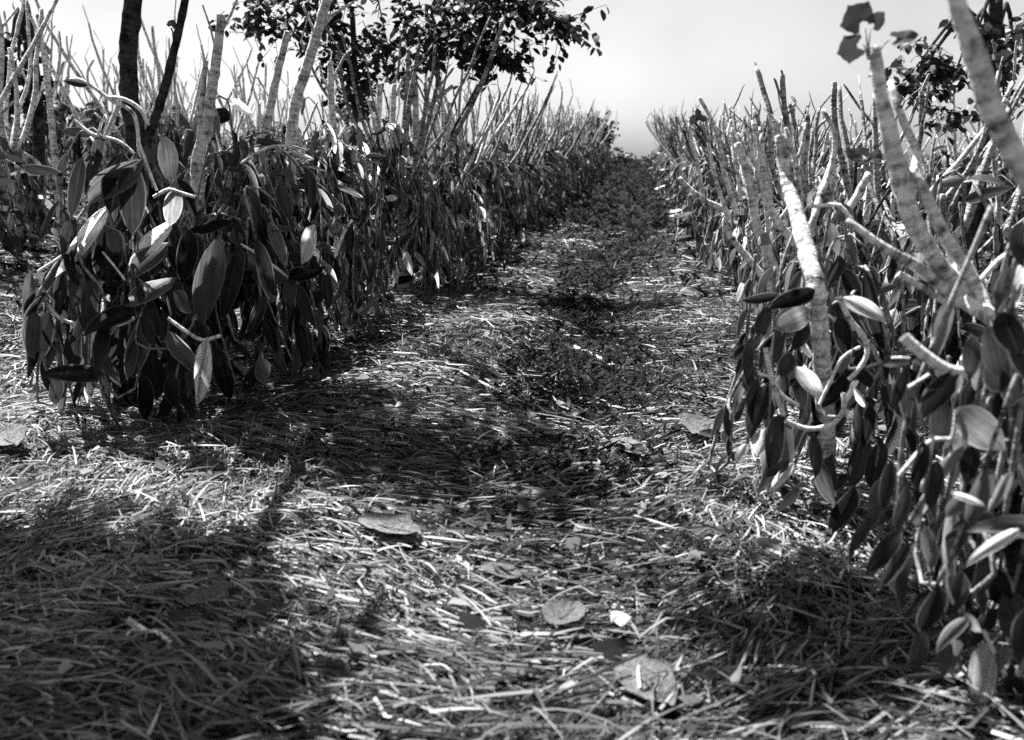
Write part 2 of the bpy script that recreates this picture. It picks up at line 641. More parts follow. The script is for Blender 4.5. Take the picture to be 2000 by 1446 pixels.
def along(P, gap):
    pts, _ = smooth_path(P, [1] * len(P), gap / 5)
    out, acc = [], 0
    for a, b_ in zip(pts, pts[1:]):
        d = (b_ - a).length
        acc += d
        if acc >= gap:
            acc = 0
            out.append((b_, (b_ - a).normalized()))
    return out


def leaf_sets(rng, P, gap, lr=(.13, .20)):
    """(matrix) for every leaf of a strand."""
    out, side = [], 1
    for p, d in along(P, gap * rng.uniform(.85, 1.15)):
        side = -side
        rad = Vector((p.x, p.y, 0))
        rad = rad.normalized() if rad.length > .03 else Vector((rng.uniform(-1, 1), rng.uniform(-1, 1), 0)).normalized()
        tan = Vector((-rad.y, rad.x, 0))
        yd = Vector((0, 0, -1)) + rad * rng.uniform(-.1, .45) + tan * side * rng.uniform(.0, .6)
        if rng.random() < .12:
            yd = rad * rng.uniform(.5, 1) + tan * side + Vector((0, 0, rng.uniform(-.6, .3)))
        nn = rad * rng.uniform(.5, 1.2) + tan * rng.uniform(-.9, .9) + Vector((0, 0, rng.uniform(-.2, .7)))
        if p.z < .16: yd.z = -.3
        ln = rng.uniform(*lr)
        if p.z - ln * .9 < 0: ln = max(.09, p.z * 1.05)
        out.append(basis(p, yd, nn, ln, rng.uniform(.85, 1.15)))
    return out


ROW = 'vanilla vines draped along the support rows'
TREES = 'pruned support trees standing in the rows'
ordn = ['first', 'second', 'third', 'fourth', 'fifth', 'sixth', 'seventh', 'eighth', 'ninth', 'tenth']


def near_vine(x, y, seed, label, n_str=20, rad=.42, top=1.15, gap=.085, max_leaf=280, lr=(.13, .20), squash=1., low=.1, dark=0., pale=.1):
    rng = random.Random(seed)
    v = empty('vanilla_vine', (x, y, gz(x, y)))
    tag(v, label, 'vine', ROW)
    cnt, sets, count = 0, [], 0
    for P in strands(rng, n_str, rad, top, low, squash):
        tube_obj('vine_stem', P, [.0045 + rng.uniform(0, .0022)] * len(P), M_VINE, v, sides=6, step=.05, rng=rng, nodes=.09)
        sets += leaf_sets(rng, P, gap, lr)
    rng.shuffle(sets)
    for mt in sets[:max_leaf]:
        r_ = rng.random()
        lst = LEAVES_LIT if r_ < pale else (LEAVES_SHADED if r_ > 1 - dark else LEAVES)
        place('leaf', rng.choice(lst), mt, v)
    return v


# merged leaves of a far vine
def merged_leaves(rng, mats, rows=3):
    n_ = len(mats)
    t = np.array([0, .3, .72, 1.0])
    wv = np.array([.02, .16, .15, .01])
    L = []
    for i, tt in enumerate(t):
        for c in (-1, 1):
            L.append((c * wv[i], tt, -.12 * tt * tt, 1))
    L = np.array(L).T
    M = np.array([[list(r) for r in m_] for m_ in mats])
    V = np.einsum('nij,jk->nki', M, L)[:, :, :3].reshape(-1, 3)
    k = np.arange(3) * 2
    q = np.stack([k, k + 1, k + 3, k + 2], 1)
    Q = (np.arange(n_) * 8)[:, None, None] + q[None]
    tone = np.repeat(np.clip(np.random.default_rng(rng.randrange(9999)).normal(.45, .27, n_), 0, 1), 8)
    return V, Q.reshape(-1, 4), tone


FARV = []
for i in range(5):
    rng = random.Random(500 + i)
    T = Tubes()
    mats = []
    for P in strands(rng, 17, .48, 1.2):
        T.add(P, [.006] * len(P), sides=4, step=.12, rng=rng)
        mats += leaf_sets(rng, P, .075, (.14, .21))
    V, Q, A = merged_leaves(rng, mats)
    FARV.append((T.mesh('vine_stem', M_VINE), mesh_np('foliage', V, Q, None, {'tone': A}, True, M_FARLEAF)))


def far_vine(x, y, i, label, rng, zf=1.):
    v = empty('vanilla_vine', (x, y, gz(x, y)), rng.uniform(0, 6.28))
    s_ = rng.uniform(.9, 1.12)
    v.scale = (s_ * 1.05, s_ * 1.05, s_ * rng.uniform(.78, 1.08) * zf)
    tag(v, label, 'vine', ROW)
    a, b_ = FARV[i % len(FARV)]
    place('vine_stem', a, Matrix(), v)
    f = place('foliage', b_, Matrix(), v)
    f['kind'] = 'stuff'
    return v


# ------------------------------------------------------------------ pruned support trees
def branch_paths(rng, base, dirv, ln, r0, depth=0):
    """One rising branch with pruned side stubs: list of (points, radii)."""
    out = []
    P, R_ = [base.copy()], [r0]
    d = dirv.normalized()
    k = max(3, int(ln / .22))
    p = base.copy()
    for i in range(k):
        d = (d + Vector((rng.uniform(-.17, .17), rng.uniform(-.17, .17), .13))).normalized()
        p = p + d * (ln / k)
        P.append(p.copy())
        R_.append(r0 * (1 - .42 * (i + 1) / k))
        if i > 0 and rng.random() < (.55 if depth == 0 else .2):
            sd = (d + Vector((rng.uniform(-1, 1), rng.uniform(-1, 1), rng.uniform(.0, .6)))).normalized()
            sl_ = rng.choice((rng.uniform(.03, .09), rng.uniform(.1, .4)))
            rs = R_[-1] * (.6 if sl_ > .1 else .5)
            out.append(([p.copy(), p + sd * sl_ * .5 + Vector((0, 0, .01)), p + sd * sl_ + Vector((0, 0, sl_ * .15))], [rs, rs * .85, rs * .65]))
    return [(P, R_)] + out


def tree_geo(rng, n_br=6, fork=.85, hgt=2.1, r0=.04, sides=8, spread=.5, lean=(0, 0)):
    """trunk Tubes and a list of branch Tubes for one pruned tree."""
    T = Tubes()
    top = Vector((lean[0] + rng.uniform(-.05, .05), lean[1] + rng.uniform(-.05, .05), fork))
    mid = Vector((top.x * .3 + rng.uniform(-.03, .03), top.y * .3 + rng.uniform(-.03, .03), fork * .5))
    T.add([(0, 0, -.05), mid, top], [r0 * 1.15, r0, r0 * .95], sides=sides, step=.06, nodes=.11, rng=rng)
    br = []
    for i in range(n_br):
        a = 2 * math.pi * (i + rng.uniform(-.4, .4)) / n_br
        s_ = rng.uniform(.1, spread)
        B = Tubes()
        t0 = rng.uniform(.55, 1.)
        st = mid.lerp(top, t0)
        dv = Vector((math.cos(a) * s_ * 1.4, math.sin(a) * s_ * 1.4, 1))
        ln = (hgt - st.z) * rng.uniform(.6, 1.1) / max(.6, dv.normalized().z)
        for P, R_ in branch_paths(rng, st, dv, ln, r0 * rng.uniform(.34, .85)):
            B.add(P, R_, sides=max(5, sides - 2), step=.07, nodes=.10, rng=rng, wob=.002)
        br.append(B)
    return T, br


TREEV = []
for i in range(7):
    rng = random.Random(900 + i)
    T, br = tree_geo(rng, rng.choice((4, 5, 6)), rng.uniform(.7, 1.), rng.uniform(1.8, 2.3), rng.uniform(.030, .046), 7, .62)
    mt_ = (M_BARK, M_BARKMID, M_BARKDARK, M_BARK, M_BARKMID, M_BARKMID, M_BARK)[i]
    TREEV.append((T.mesh('trunk', mt_), [b_.mesh('branch', mt_) for b_ in br]))


TREEH = [max(v.co.z for m_ in brs for v in m_.vertices) for _, brs in TREEV]


def std_tree(x, y, i, label, rng, sc=1., zs=1.):
    t = empty('support_tree', (x, y, gz(x, y)), rng.uniform(0, 6.28))
    s_ = rng.uniform(.9, 1.1) * sc
    t.scale = (s_, s_, min(s_ * rng.uniform(.93, 1.08) * zs, 2.42 * sc * zs * rng.uniform(.94, 1.04) / TREEH[i % len(TREEV)]))
    tag(t, label, 'tree', TREES)
    a, brs = TREEV[i % len(TREEV)]
    place('trunk', a, Matrix(), t)
    for m_ in brs:
        place('branch', m_, Matrix(), t)
    return t


def custom_tree(x, y, label, mat=M_BARK, trunk=None, branches=(), nodes=.11, sides=12, group=TREES, tmat=None):
    """A tree whose stems follow given world points: branches = [(points, radii)]."""
    root = Vector((x, y, gz(x, y)))
    t = empty('support_tree', root)
    tag(t, label, 'tree', group)
    rng = random.Random(int(abs(x * 977 + y * 131)))
    loc = lambda P: [Vector(p) - root for p in P]
    if trunk:
        tube_obj('trunk', loc(trunk[0]), trunk[1], tmat or mat, t, sides=sides, step=.03, nodes=nodes, rng=rng, wob=.0015)
    for P, R_ in branches:
        tube_obj('branch', loc(P), R_, mat, t, sides=max(7, sides - 3), step=.03, nodes=nodes * .8, rng=rng, wob=.0015)
    return t, root


def rpx(px, Y):
    """Radius in metres of a stem px pixels wide at distance Y."""
    return px * Y / 1950 / 2


def hero_leaves(v, specs, Y0, front=None):
    """Leaves of a vine seen singly: (bx, by, tx, ty, width px, kind, dy)."""
    rng = random.Random(17)
    inv = Matrix.Translation(-Vector(v.location))
    for sp in specs:
        bx, by, tx, ty, wd, kd = sp[:6]
        dy = sp[6] if len(sp) > 6 else 0
        a = pt(bx, by, Y0 + dy)
        b_ = pt(tx, ty, Y0 + dy - rng.uniform(.0, .03))
        ln = (b_ - a).length
        wm = wd * (Y0 + dy) / 1950
        me = rng.choice({'p': LEAVES_LIT, 'd': LEAVES_SHADED, 'm': LEAVES}[kd][:])
        fr = (Vector((0, 0, CAMH)) - a).normalized()
        nn = fr + Vector((rng.uniform(-.35, .35), rng.uniform(-.2, .2), rng.uniform(-.1, .5)))
        ws = wm / ln / .32
        place('leaf', me, inv @ basis(a, b_ - a, nn, ln, ws), v)


def hero_stem(v, pts_, Y0, px, mat=M_VINELIT, kink=.0):
    loc = Vector(v.location)
    P = [pt(q[0], q[1], Y0 + (q[2] if len(q) > 2 else 0)) - loc for q in pts_]
    r_ = rpx(px, Y0)
    return tube_obj('vine_stem', P, [r_] * len(P), mat, v, sides=8, step=.02, nodes=.07, rng=random.Random(len(pts_)))


# ================================================================== LEFT FOREMOST PLANT
YL = 4.1
c = gpt(245, 812)
XL = c.x
print('left plant foot', c, 'right', gpt(1620, 1030), 'near right', gpt(1950, 1400), gpt(265, 1090), gpt(240, 820))
tL, root = custom_tree(c.x, c.y, 'tall backlit tree rising out of the biggest vine, its leafy crown casting the corner shade', M_BARKDARK,  # backlit shade of the stem put into a dark bark colour
    trunk=([c, pt(242, 640, YL), pt(250, 420, YL), pt(268, 300, YL), pt(254, 200, YL), pt(250, 100, YL), pt(260, 0, YL), pt(262, -150, YL), Vector((c.x - .1, c.y - .35, 3.0))],
           [rpx(50, YL), rpx(46, YL), rpx(44, YL), rpx(42, YL), rpx(37, YL), rpx(36, YL), rpx(35, YL), rpx(30, YL), rpx(20, YL)]),
    branches=[([pt(270, 330, YL), pt(300, 240, YL), pt(322, 170, YL), pt(345, 80, YL), pt(366, -30, YL), pt(380, -200, YL)], [rpx(24, YL), rpx(19, YL), rpx(19, YL), rpx(16, YL), rpx(15, YL), rpx(9, YL)]),
              ([pt(324, 160, YL), pt(339, 80, YL), pt(334, 55, YL)], [rpx(4, YL), rpx(3, YL), rpx(3, YL)])])
vL = near_vine(c.x + .06, c.y - .02, 31, 'biggest vanilla vine in front at left, dark leaves heaped round the dark trunk', 24, .40, 1.0, .085, 280, (.12, .23), 1.0, .10, .84, .05)  # mostly the darkened leaf copy, the backlit shade put into colour
vL2 = near_vine(c.x + .36, c.y + .52, 32, 'dark vanilla vine directly to the right of the biggest one', 17, .38, .95, .085, 200, (.13, .22), 1.0, .12, .6, .07)
F = 3.62
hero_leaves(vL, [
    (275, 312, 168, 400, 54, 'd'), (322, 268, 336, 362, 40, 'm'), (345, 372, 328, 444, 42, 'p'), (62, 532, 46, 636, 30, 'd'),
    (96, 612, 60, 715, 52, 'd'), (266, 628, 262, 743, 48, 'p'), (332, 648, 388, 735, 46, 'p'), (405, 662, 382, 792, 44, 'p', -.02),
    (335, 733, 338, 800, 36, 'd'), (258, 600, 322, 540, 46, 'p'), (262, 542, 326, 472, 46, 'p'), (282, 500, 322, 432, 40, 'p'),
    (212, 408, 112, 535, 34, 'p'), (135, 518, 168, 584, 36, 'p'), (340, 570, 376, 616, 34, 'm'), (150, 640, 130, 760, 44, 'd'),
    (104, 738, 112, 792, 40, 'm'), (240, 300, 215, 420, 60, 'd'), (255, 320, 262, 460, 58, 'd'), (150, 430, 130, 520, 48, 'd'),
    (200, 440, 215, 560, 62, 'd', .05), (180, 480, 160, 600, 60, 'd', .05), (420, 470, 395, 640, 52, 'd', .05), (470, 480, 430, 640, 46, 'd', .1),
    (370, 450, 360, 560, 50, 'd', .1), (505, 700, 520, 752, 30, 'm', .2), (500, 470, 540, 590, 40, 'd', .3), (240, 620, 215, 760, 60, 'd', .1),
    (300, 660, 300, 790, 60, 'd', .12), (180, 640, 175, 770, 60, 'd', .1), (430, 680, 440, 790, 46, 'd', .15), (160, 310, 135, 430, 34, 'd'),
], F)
for pts_, px in [([(75, 530), (92, 590), (118, 622), (150, 632), (225, 636), (262, 622)], 8), ([(200, 492), (225, 522), (245, 548)], 5),
                 ([(328, 622), (360, 645), (395, 664), (430, 656)], 8), ([(75, 530), (130, 492), (175, 430), (210, 405)], 6),
                 ([(272, 300), (262, 225), (215, 195), (196, 180), (170, 163), (150, 155), (126, 160)], 8), ([(172, 163), (171, 140), (183, 117)], 5),
                 ([(272, 280), (290, 330), (306, 372)], 6), ([(300, 385), (330, 370), (350, 376), (380, 385)], 7),
                 ([(145, 235), (180, 262), (230, 275), (262, 300)], 7),
                 ([(205, 190), (245, 195), (275, 215), (290, 245)], 8), ([(190, 265), (205, 225), (210, 240), (200, 262)], 5)]:
    hero_stem(vL, pts_, F, px)
hero_leaves(vL, [(172, 166, 120, 158, 13, 'd')], F)
hero_leaves(vL2, [
    (565, 545, 634, 521, 30, 'd'), (566, 545, 566, 600, 28, 'm'), (526, 436, 562, 517, 30, 'p', .1), (614, 440, 588, 517, 38, 'p', .1),
    (545, 363, 566, 432, 30, 'm', .2), (596, 330, 612, 410, 26, 'm', .2), (688, 428, 684, 498, 26, 'd', .4), (640, 535, 636, 610, 28, 'd', .2),
    (510, 425, 515, 480, 26, 'd', .1), (500, 280, 548, 278, 16, 'm', .1),
], 4.15)
for pts_, px in [([(562, 542), (535, 520), (500, 495), (470, 478)], 6), ([(655, 500), (672, 455), (688, 430)], 6), ([(470, 320), (520, 290), (560, 285)], 6)]:
    hero_stem(vL2, pts_, 4.15, px)


def over(px, py, z, r_=.3):
    """A crown clump at height z whose shadow falls on the ground seen at (px, py)."""
    g = gpt(px, py)
    k_ = z / math.tan(SUN_EL)
    return (g.x - SH.x * k_, g.y - SH.y * k_, z, r_)


# crown of the dark tree, above the frame
def leaf_disc(n_, rng, cen, rad, size, tone=(.4, .25)):
    g = np.random.default_rng(rng)
    d = g.normal(0, 1, (n_, 3))
    d /= np.linalg.norm(d, axis=1)[:, None]
    p = np.array(cen) + d * np.array(rad) * (g.uniform(0, 1, n_) ** .4)[:, None]
    return p


def leafy(seed, P, size):
    """Small oval leaves at points P, drooping, two bent quads each."""
    g = np.random.default_rng(seed)
    n_ = len(P)
    a = g.uniform(0, 6.28, n_)
    yd = np.stack([np.cos(a), np.sin(a), g.uniform(-1.3, .1, n_)], 1)
    yd /= np.linalg.norm(yd, axis=1)[:, None]
    nn = g.normal(0, .5, (n_, 3)) + np.array([0, 0, 1.])
    xd = np.cross(yd, nn)
    xd /= np.linalg.norm(xd, axis=1)[:, None]
    zd = np.cross(xd, yd)
    s_ = (g.uniform(.7, 1.25, n_) * size)[:, None]
    L = [(-.04, 0, 0), (.04, 0, 0), (-.30, .35, .05), (.30, .35, .05), (-.26, .75, .02), (.26, .75, .02), (-.02, 1.05, -.08), (.02, 1.05, -.08)]
    V = np.stack([P + (xd * x + yd * y + zd * z) * s_ for x, y, z in L], 1).reshape(-1, 3)
    k = np.arange(3) * 2
    q = np.stack([k, k + 1, k + 3, k + 2], 1)
    Q = ((np.arange(n_) * 8)[:, None, None] + q[None]).reshape(-1, 4)
    return V, Q, np.repeat(np.clip(g.normal(.45, .28, n_), 0, 1), 8)


def spray_points(seed, anchors, n_tw, n_lf, spread, twl=.35):
    """Leaf positions along short twigs round anchor points, so that the crown keeps gaps."""
    g = np.random.default_rng(seed)
    out, tw = [], []
    for (x, y, z, r_) in anchors:
        for _ in range(n_tw):
            c0 = np.array([x, y, z]) + g.normal(0, 1, 3) * np.array([1, 1, .55]) * r_ * spread
            d = g.normal(0, 1, 3) * np.array([1, 1, .35]) + np.array([0, 0, -.25])
            d /= np.linalg.norm(d)
            l_ = twl * g.uniform(.5, 1.2)
            tw.append((c0, c0 + d * l_))
            for t in np.linspace(.05, 1, n_lf):
                out.append(c0 + d * l_ * t + g.normal(0, .018, 3))
    return np.array(out), tw


CROWNLEAF = []
for i_ in range(3):
    L_ = [(-.04, 0, 0), (.04, 0, 0), (-.30, .35, .05), (.30, .35, .05), (-.26, .75, .02), (.26, .75, .02), (-.02, 1.05, -.08), (.02, 1.05, -.08)]
    CROWNLEAF.append(mesh_np('leaf', L_, [(0, 1, 3, 2), (2, 3, 5, 4), (4, 5, 7, 6)], None, {'tone': [.2 + .3 * i_] * 8}, True, M_CROWN))


def crown_of(tree, seed, anchors, n_tw, n_lf, size, spread=.45, mat=M_CROWN, single=0, twigs=True):
    root = Vector(tree.location)
    P, tw = spray_points(seed, anchors, n_tw, n_lf, spread)
    P = P - np.array(root)
    if single:
        g = np.random.default_rng(seed)
        P = P[g.permutation(len(P))]
        for q in P[:single]:
            a = g.uniform(0, 6.28)
            yd = Vector((math.cos(a), math.sin(a), g.uniform(-1.3, .1)))
            place('leaf', CROWNLEAF[int(g.integers(0, 3))], basis(Vector(q), yd, Vector((g.normal(0, .5), g.normal(0, .5), 1)), size * g.uniform(.8, 1.25)), tree)
        P = P[single:]
    V, Q, A = leafy(seed, P, size)
    o = obj('crown', mesh_np('crown', V, Q, None, {'tone': A}, True, mat), tree)
    o['kind'] = 'stuff'
    if twigs:
        T = Tubes()
        for a, b_ in tw:
            T.add([Vector(a) - root, Vector(b_) - root], [.004, .002], sides=3, step=.5, cap=False)
        T.build('twig', M_BARKDARK, o)
    return o


ctr = Vector((-2.85, 3.2, 3.0))
AL = [over(px, py, z, .27) for px, py, z in ((40, 1120, 3.0), (160, 1150, 2.9), (290, 1180, 3.0), (80, 1270, 3.1), (240, 1290, 2.95), (340, 1330, 3.0), (40, 1400, 2.9), (200, 1420, 3.0), (330, 1440, 3.1), (-80, 1300, 3.1), (-60, 1150, 3.0))]
print('crown centre', np.mean(np.array(AL), 0))
AR = [over(px, py, 2.75, .13) for px, py in ((1560, 1262), (1640, 1240), (1720, 1262), (1740, 1200), (1640, 1300))]  # clumps of an added limb above the frame, casting the lower right shade
print('limb', AR[1])
crown_of(tL, 71, AL, 34, 9, .10)
crown_of(tL, 72, AR, 24, 8, .08)
tube_obj('branch', [Vector(q) - root for q in ((c.x + .05, c.y - .2, 2.6), (-1.4, 3.7, 2.85), AR[1][:3])], [.018, .012, .004], M_BARKDARK, tL, sides=6)  # unseen bough added to carry the shade-casting clumps

# ================================================================== RIGHT HERO PLANT (middle right)
cR = gpt(1610, 985)
YR = cR.y
tR, root = custom_tree(cR.x, cR.y, 'pruned support tree with pale ringed trunk standing in the looping vine at right of path', M_BARK,
    trunk=([cR, pt(1612, 800, YR - .14), pt(1602, 660, YR - .27), pt(1592, 560, YR - .27), pt(1578, 500, YR - .2), pt(1556, 420, YR - .1), pt(1535, 340, YR), pt(1522, 265, YR)],
           [rpx(40, YR), rpx(36, YR), rpx(32, YR), rpx(34, YR), rpx(33, YR), rpx(30, YR), rpx(24, YR), rpx(19, YR)]),
    branches=[([pt(1568, 470, YR), pt(1562, 400, YR), pt(1556, 330, YR), pt(1540, 270, YR), pt(1534, 250, YR)], [rpx(15, YR), rpx(13, YR), rpx(11, YR), rpx(9, YR), rpx(7, YR)]),
              ([pt(1572, 480, YR), pt(1590, 425, YR), pt(1602, 380, YR + .05), pt(1622, 330, YR + .1), pt(1630, 262, YR + .1), pt(1606, 215, YR + .1)], [rpx(13, YR), rpx(14, YR), rpx(14, YR), rpx(12, YR), rpx(10, YR), rpx(8, YR)]),
              ([pt(1536, 330, YR), pt(1562, 300, YR), pt(1575, 240, YR)], [rpx(8, YR), rpx(7, YR), rpx(5, YR)]),
              ([pt(1524, 270, YR), pt(1517, 240, YR), pt(1508, 225, YR)], [rpx(7, YR), rpx(5, YR), rpx(4, YR)]),
              ([pt(1640, 430, YR + .15), pt(1664, 400, YR + .15), pt(1698, 338, YR + .15)], [rpx(17, YR), rpx(16, YR), rpx(14, YR)])])
vR = near_vine(cR.x, cR.y + .12, 41, 'vanilla vine with long looping pale stems, foremost on the right side of the path', 20, .33, .76, .085, 190, (.11, .18), 1., .1, .35, .08)
F = YR - .33
hero_leaves(vR, [
    (1590, 566, 1500, 606, 34, 'd'), (1580, 606, 1508, 642, 52, 'p'), (1580, 640, 1545, 682, 34, 'd'), (1648, 582, 1728, 636, 44, 'p'),
    (1556, 718, 1606, 782, 38, 'p'), (1650, 733, 1604, 800, 34, 'd'), (1532, 808, 1504, 922, 50, 'm'), (1590, 850, 1588, 936, 34, 'm'),
    (1600, 900, 1626, 1002, 34, 'm'), (1480, 740, 1458, 820, 26, 'd'), (1500, 750, 1462, 862, 36, 'd'), (1496, 838, 1474, 892, 40, 'p'),
    (1550, 905, 1500, 962, 22, 'p'), (1458, 868, 1436, 900, 20, 'p'), (1656, 690, 1642, 734, 26, 'p'), (1663, 756, 1694, 800, 16, 'p'),
    (1668, 950, 1622, 1048, 50, 'd'), (1545, 690, 1525, 740, 34, 'm'), (1556, 745, 1575, 800, 30, 'd'), (1680, 720, 1700, 760, 34, 'd'),
    (1640, 500, 1620, 560, 26, 'd', .3), (1690, 530, 1730, 700, 26, 'd', .2), (1500, 600, 1480, 660, 26, 'm'), (1540, 900, 1500, 930, 30, 'd'),
    (1700, 790, 1690, 880, 30, 'd'), (1720, 860, 1700, 960, 34, 'd'), (1560, 960, 1520, 990, 26, 'm'), (1640, 620, 1655, 700, 40, 'd', .1),
    (1470, 660, 1450, 740, 26, 'm'), (1510, 455, 1480, 480, 30, 'p', .9),
], F)
for pts_, px in [([(1495, 680), (1505, 730), (1515, 765), (1530, 812)], 9), ([(1535, 822), (1565, 835), (1590, 838), (1628, 828), (1648, 800), (1647, 768)], 9),
                 ([(1640, 580), (1660, 625), (1686, 655), (1694, 690), (1680, 718), (1658, 742)], 9), ([(1510, 745), (1530, 775), (1560, 792)], 7),
                 ([(1600, 790), (1622, 745), (1645, 700), (1680, 678)], 6), ([(1600, 785), (1612, 812), (1650, 812)], 4), ([(1480, 730), (1500, 735), (1510, 745)], 6),
                 ([(1668, 440), (1640, 402), (1605, 402), (1580, 404)], 7)]:
    hero_stem(vR, pts_, F - .05, px * 1.1)

# ================================================================== NEAREST RIGHT PLANT
cN = gpt(1985, 1330)
YN = cN.y
YB = 2.35
tN, root = custom_tree(cN.x + .02, cN.y, 'large pale forked support tree with a shoot of lobed leaves on top, on the right', M_BARK, tmat=M_BARKDARK,  # shade on the lower trunk put into its dark bark colour
    trunk=([cN + Vector((.02, 0, 0)), pt(2000, 1000, YN), pt(2005, 800, YN), pt(1965, 640, YN + .1)],
           [.045, .042, .04, .04]),
    branches=[([pt(1965, 640, YN + .1), pt(1900, 590, YN + .25), pt(1830, 510, YB), pt(1785, 440, YB), pt(1762, 360, YB), pt(1740, 270, YB), pt(1722, 190, YB), pt(1708, 92, YB)],
               [rpx(34, YB), rpx(32, YB), rpx(34, YB), rpx(36, YB), rpx(36, YB), rpx(34, YB), rpx(26, YB), rpx(24, YB)]),
              ([pt(1776, 420, YB), pt(1780, 350, YB), pt(1790, 300, YB + .05), pt(1765, 240, YB), pt(1738, 160, YB + .03)], [rpx(26, YB), rpx(20, YB), rpx(14, YB), rpx(16, YB), rpx(10, YB)]),
              ([pt(1930, 620, YN + .2), pt(1900, 545, YB), pt(1850, 470, YB), pt(1812, 390, YB), pt(1790, 340, YB)], [rpx(26, YB), rpx(24, YB), rpx(24, YB), rpx(22, YB), rpx(14, YB)]),
              ([pt(1950, 625, YN + .15), pt(1860, 575, YB), pt(1790, 520, YB), pt(1720, 480, YB), pt(1655, 430, YB)], [rpx(30, YB), rpx(28, YB), rpx(22, YB), rpx(18, YB), rpx(10, YB)]),
              ([pt(1860, 600, YB), pt(1800, 560, YB), pt(1755, 535, YB)], [rpx(14, YB), rpx(13, YB), rpx(12, YB)]),
              ([pt(1905, 560, YB), pt(1950, 510, YB), pt(2000, 470, YB), pt(2060, 380, YB)], [rpx(12, YB), rpx(11, YB), rpx(9, YB), rpx(8, YB)])])
vN = near_vine(cN.x + .03, cN.y, 51, 'out-of-focus vanilla vine hanging at the lower right, nearest to the viewer', 27, .29, .76, .08, 210, (.10, .15), 1., .08, .4, .12)
F = YN - .12
hero_leaves(vN, [
    (1868, 722, 1800, 822, 46, 'm'), (1868, 800, 1962, 880, 70, 'p'), (1725, 712, 1792, 690, 30, 'd'), (1810, 1030, 1814, 1116, 38, 'p'),
    (1862, 990, 1846, 1116, 30, 'p'), (1886, 960, 1850, 1012, 30, 'm'), (1860, 962, 1925, 990, 16, 'p', -.3), (1975, 925, 1926, 1000, 26, 'p', -.3),
    (1988, 1035, 1888, 1100, 26, 'p', -.2), (1936, 1110, 1972, 1200, 54, 'd'), (1892, 1206, 1826, 1276, 24, 'p', -.15), (1884, 1200, 1918, 1240, 20, 'p', -.15),
    (1925, 1258, 1912, 1386, 54, 'p'), (1962, 1262, 1948, 1316, 30, 'p'), (1880, 1300, 1862, 1330, 26, 'm'), (1905, 870, 1880, 950, 44, 'd'),
    (1800, 860, 1790, 960, 40, 'd'), (1830, 900, 1815, 1000, 36, 'd'), (1760, 1040, 1690, 1120, 40, 'd'), (1790, 1060, 1720, 1150, 34, 'd'),
    (1830, 1140, 1800, 1240, 44, 'd'), (1880, 1120, 1850, 1210, 50, 'm'), (1960, 1150, 1990, 1260, 50, 'd'), (1770, 720, 1745, 800, 30, 'd'),
    (1975, 700, 1985, 800, 60, 'd'), (1930, 690, 1960, 770, 50, 'd'), (1850, 1250, 1840, 1330, 36, 'd'), (1975, 1300, 1990, 1400, 44, 'd'), (1960, 610, 1985, 700, 60, 'd', -.1), (1925, 640, 1950, 740, 55, 'd', -.05), (1995, 640, 2010, 760, 60, 'd', -.1), (1900, 660, 1895, 740, 40, 'd'),  # darkened leaves added round the fork stand in for shade there
    (1740, 900, 1725, 1000, 34, 'd', .1), (1770, 950, 1750, 1040, 34, 'm', .1), (1700, 1010, 1665, 1090, 30, 'd', .15), (1800, 1230, 1790, 1330, 40, 'd', .05), (1840, 780, 1830, 880, 44, 'd', .05),
], F)
for pts_, px in [([(1755, 930), (1790, 890), (1822, 858), (1868, 862)], 10), ([(1765, 658), (1800, 690), (1850, 722), (1900, 730)], 22),
                 ([(1745, 745), (1755, 765), (1790, 748), (1815, 732)], 7), ([(1740, 700), (1775, 700), (1800, 712)], 6), ([(1820, 850), (1818, 880), (1800, 960)], 8),
                 ([(1868, 800), (1862, 850), (1845, 875)], 9), ([(1900, 1000), (1860, 1060), (1850, 1150), (1880, 1200)], 8), ([(1920, 1230), (1960, 1310), (1990, 1360)], 9)]:
    hero_stem(vN, pts_, F, px)


# lobed leaves of the support trees
def lobed(name, lobes, seed):
    rng = random.Random(seed)
    n_ = 26
    rim = []
    for i in range(n_):
        t = -math.pi / 2 + 2 * math.pi * i / n_
        r_ = .41 + .09 * max(0, math.cos(lobes * (t - math.pi / 2) / 1.0)) ** 3
        if abs(((t + math.pi / 2 + math.pi) % (2 * math.pi)) - math.pi) < .25: r_ *= .45
        rim.append((math.cos(t) * r_ * 1.05, .42 + math.sin(t) * r_ * 1.1, .10 * math.cos(3 * t) * r_ + rng.uniform(-.01, .01)))
    V = [(0, .10, 0), (0, .5, -.05)] + rim
    T = [(1, 2 + i, 2 + (i + 1) % n_) for i in range(n_)]
    return mesh_np(name, V, None, T, {'tone': [rng.uniform(.6, .7)] * len(V)}, True, M_FARLEAF)


LOB = [lobed('lobed_leaf', 5, 1), lobed('lobed_leaf', 3, 2)]


def lobed_leaf(tree, b_, t_, wd, Y0, tilt=(0, 0, 0), k=0, stalk=None):
    loc = Vector(tree.location)
    a, e = pt(b_[0], b_[1], Y0), pt(t_[0], t_[1], Y0)
    ln = (e - a).length
    fr = (Vector((0, 0, CAMH)) - a).normalized() + Vector(tilt)
    o = place('lobed_leaf', LOB[k], Matrix.Translation(-loc) @ basis(a, e - a, fr, ln * 1.12, wd * Y0 / 1950 / ln / .85), tree)
    if stalk:
        s0 = pt(stalk[0], stalk[1], Y0)
        tube_obj('stalk', [s0 - loc, (s0 + a) / 2 - loc + Vector((0, 0, .004)), a - loc], [.0022, .0018, .0015], M_VINE, tree, sides=5)


